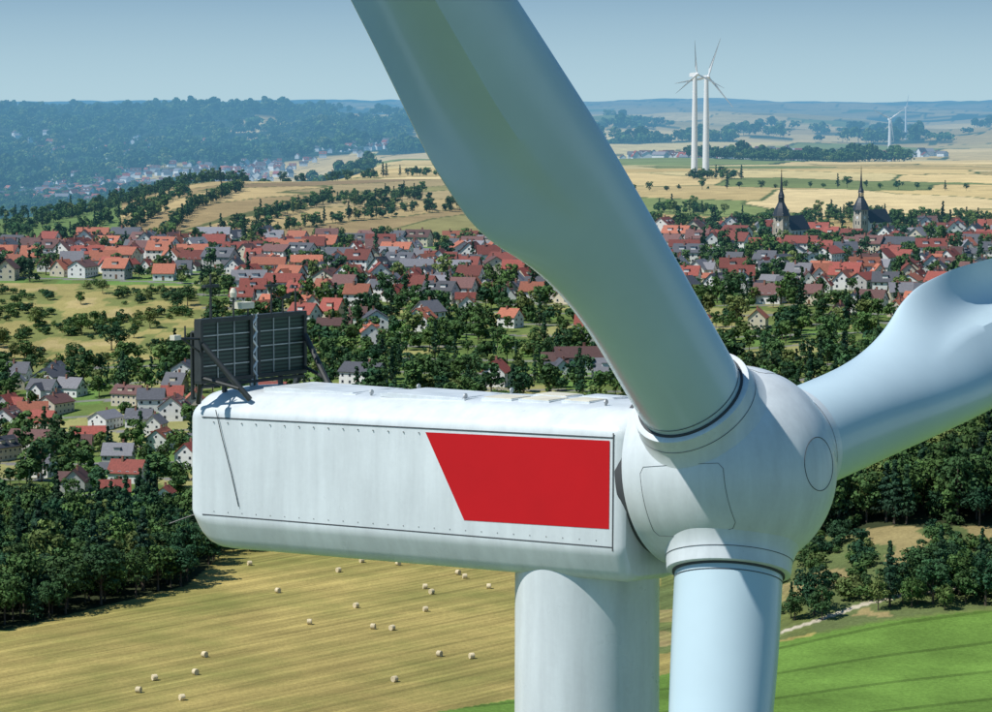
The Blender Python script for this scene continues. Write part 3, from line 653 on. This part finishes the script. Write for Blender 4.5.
cb(.255,.205,1.42,3.25,fc+.0,fc+.04,2); cb(.075,.025,1.42,3.25,fc+.0,fc+.04,2)
for s in(2.12,-1.82):
    Co.tube(nl(fc+.05,s,2.6),nl(fc+1.25,s*.80,1.22),.075,n=8,m=0); Co.tube(nl(fc+.05,s,1.75),nl(fc+1.0,s*.86,1.5),.05,n=8,m=0)
    Co.tube(nl(fc-.3,s*.9,1.1),nl(fc,s,1.7),.07,n=8,m=0); Co.tube(nl(fc-.3,s,2.9),nl(fc-.3,s,1.2),.05,n=8,m=0); Co.tube(nl(fc-.3,s,2.9),nl(fc,s,2.9),.04,n=8,m=0)
cb(2.1,-1.8,1.50,1.57,fc-.1,fc+.06,0)
for s in(1.2,.14,-.95): cb(s-.05,s+.05,1.2,1.66,fc-.1,fc+.0,0)
Co.obj('roof_cooler',[M['black'],M['core'],M['white'],M['steel']],WT)
Ma=MB()
def mast(s,z0,z1,f=fc,r_=.03,m=0): Ma.tube(nl(f,s,z0),nl(f,s,z1),r_,r_*.7,n=6,m=m)
mast(1.75,3.2,4.35,r_=.038); mast(.9,3.2,3.75); mast(-.55,3.2,4.05); mast(-1.5,3.2,3.85); mast(.35,3.2,3.5); mast(-1.0,3.2,3.6)
Ma.box(nl(fc,1.75,4.05),(.06,.26,.035),0,(F0,S0,Z0)); Ma.box(nl(fc,.5,3.5),(.14,.24,.08),1,(F0,S0,Z0)); Ma.box(nl(fc,-.55,3.95),(.04,.22,.03),0,(F0,S0,Z0))
Ma.lathe([(0,.08),(.12,.10),(.24,.05)],nl(fc,.9,3.72),(0,0,1),n=12,m=1)
Ma.add([nl(fc,-1.0,3.6),nl(fc+.02,-1.28,3.58),nl(fc+.02,-1.32,3.76),nl(fc,-1.02,3.66)],[(0,1,2,3)],0); Ma.tube(nl(fc,-1.0,3.62),nl(fc,-.75,3.62),.02,n=5)
for t in range(3):
    a_=t*2.1; c=nl(fc,-1.5,3.85); p=c+Vector((math.cos(a_)*.18,math.sin(a_)*.18,0)); Ma.tube(c,p,.014,n=4); Ma.lathe([(0,.06),(.07,.035)],p,(0,0,1),n=8)
Ma.tube(nl(fc,2.15,2.75),nl(fc,3.0,2.8),.035,n=6); Ma.box(nl(fc,3.05,2.83),(.08,.12,.06),1,(F0,S0,Z0)); Ma.tube(nl(fc,2.15,2.4),nl(fc,2.85,2.8),.025,n=6); mast(2.7,2.78,3.1)
Ma.tube(nl(-14.85,1.7,-1.7),nl(-15.6,2.1,-2.0),.02,n=6)
shadow_line=[nl(-14.1,1.98,.95),nl(-13.9,1.985,.3),nl(-13.6,1.985,-.6),nl(-13.35,1.985,-1.45)]  # thin dark tube standing in for a mast's cast shadow on the nacelle side
for p,q_ in zip(shadow_line[:-1],shadow_line[1:]): Ma.tube(p,q_,.012,n=5)
Ma.obj('wind_sensors',[M['black'],M['hatch']],WT)
# spinner
prof=[(-1.62,2.12),(-1.6,2.16),(-1.45,2.21),(-1.1,2.29),(-.6,2.355),(0,2.38),(.4,2.35),(.8,2.25),(1.2,2.07),(1.55,1.82),(1.85,1.48),(2.08,1.1),(2.2,.82),(2.28,.56),(2.32,.3),(2.33,.02)]
pf=[p[0] for p in prof]; pr=[p[1] for p in prof]
fine=[]; 
for i in range(61):
    f=-1.6+3.93*(1-(1-i/60)**1.6); fine.append((f,float(np.interp(f,pf,pr))))
rr=np.array([p[1] for p in fine]); rs=rr.copy(); 
for _ in range(6): rs[1:-1]=(rs[:-2]+rs[1:-1]*2+rs[2:])/4
S=MB(); S.lathe([(-1.62,2.0)]+[(fine[i][0],rs[i]) for i in range(61)],hub,A,n=128); S.obj('spinner',[M['white']],WT,smooth=True)
S=MB(); S.lathe([(-1.95,1.95),(-1.55,1.95)],hub,A,n=96); S.obj('spinner_gap',[M['gap']],WT,smooth=True)
def sp(f,a_,lift=.004):
    r_=float(np.interp(f,[p[0] for p in fine],rs))+lift; return hub+A*f+(Rh*math.cos(a_)+U*math.sin(a_))*r_
J=MB()
def seam(pts,r_=.009):
    for p,q_ in zip(pts[:-1],pts[1:]): J.tube(p,q_,r_,n=4)
seam([hub+A*2.265+(Rh*math.cos(t)+U*math.sin(t))*.60 for t in np.linspace(0,2*math.pi,49)],.011)
for a0 in(rad(193),rad(313),rad(73)):
    seam([sp(f,a0-.36) for f in np.linspace(-.9,1.0,14)]+[sp(1.1,a0+t) for t in np.linspace(-.30,.30,10)]+[sp(f,a0+.36) for f in np.linspace(1.0,-.9,14)]+[sp(-1.0,a0-t) for t in np.linspace(-.30,.30,10)]+[sp(-.9,a0-.36)],.006)
J.obj('spinner_seams',[M['gap']],WT)
for k,deg in enumerate((8.3,132.6,250.5)):
    a_=rad(deg); bd=Rh*math.cos(a_)+U*math.sin(a_); LE=Rh*math.sin(a_)-U*math.cos(a_); bc=(bd+A*.05).normalized()
    Cr=MB(); Cr.lathe([(1.2,1.95),(1.55,1.72),(1.8,1.56),(2.0,1.47),(2.15,1.43),(2.36,1.41),(2.42,1.40),(2.44,1.36),(2.44,1.15)],hub,bc,n=96); Cr.obj('blade_collar_%d'%(k+1),[M['white']],WT,smooth=True,ang=50)
    Cr=MB(); Cr.lathe([(2.38,1.27),(2.485,1.27),(2.485,1.1)],hub,bc,n=96); Cr.lathe([(2.12,1.445),(2.135,1.444)],hub,bc,n=96,cap=False); Cr.lathe([(2.60,1.232),(2.62,1.232)],hub,bc,n=96,cap=False); Cr.obj('blade_root_seal_%d'%(k+1),[M['gap']],WT,smooth=True)
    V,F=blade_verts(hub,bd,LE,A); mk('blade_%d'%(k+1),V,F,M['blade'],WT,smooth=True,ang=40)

# ------------------------------------------------------------------ hay bales
B=MB(); B.lathe([(-.6,.05),(-.61,.3),(-.58,.31),(-.61,.5),(-.60,.68),(-.55,.74),(-.3,.75),(-.29,.765),(0,.76),(.29,.765),(.3,.75),(.55,.74),(.60,.68),(.61,.5),(.58,.31),(.61,.3),(.6,.05)],(0,0,.72),(1,0,0),n=28)
bm=m_of(B.obj('hay_bale',[M['straw']],link=False,smooth=True))
for (x,y) in [(-73,881),(-29,881),(-20,838),(-11,863),(-2,838),(-61,831),(-38,806),(-19,800),(-49,780),(-32,773),(-27,771),(-72,733),(-6,731),(-14,734),(-24,701),(-81,703),(-72,710),(-83,688),(-72,679),(-18,829),(-9,856),(-46,868),(48,790),(20,760),(-40,886)]:
    o=bpy.data.objects.new('hay_bale',bm); o.location=(x,y,hp(x,y)-.02); o.rotation_euler=(0,0,random.uniform(-.9,.9)); scene.collection.objects.link(o)
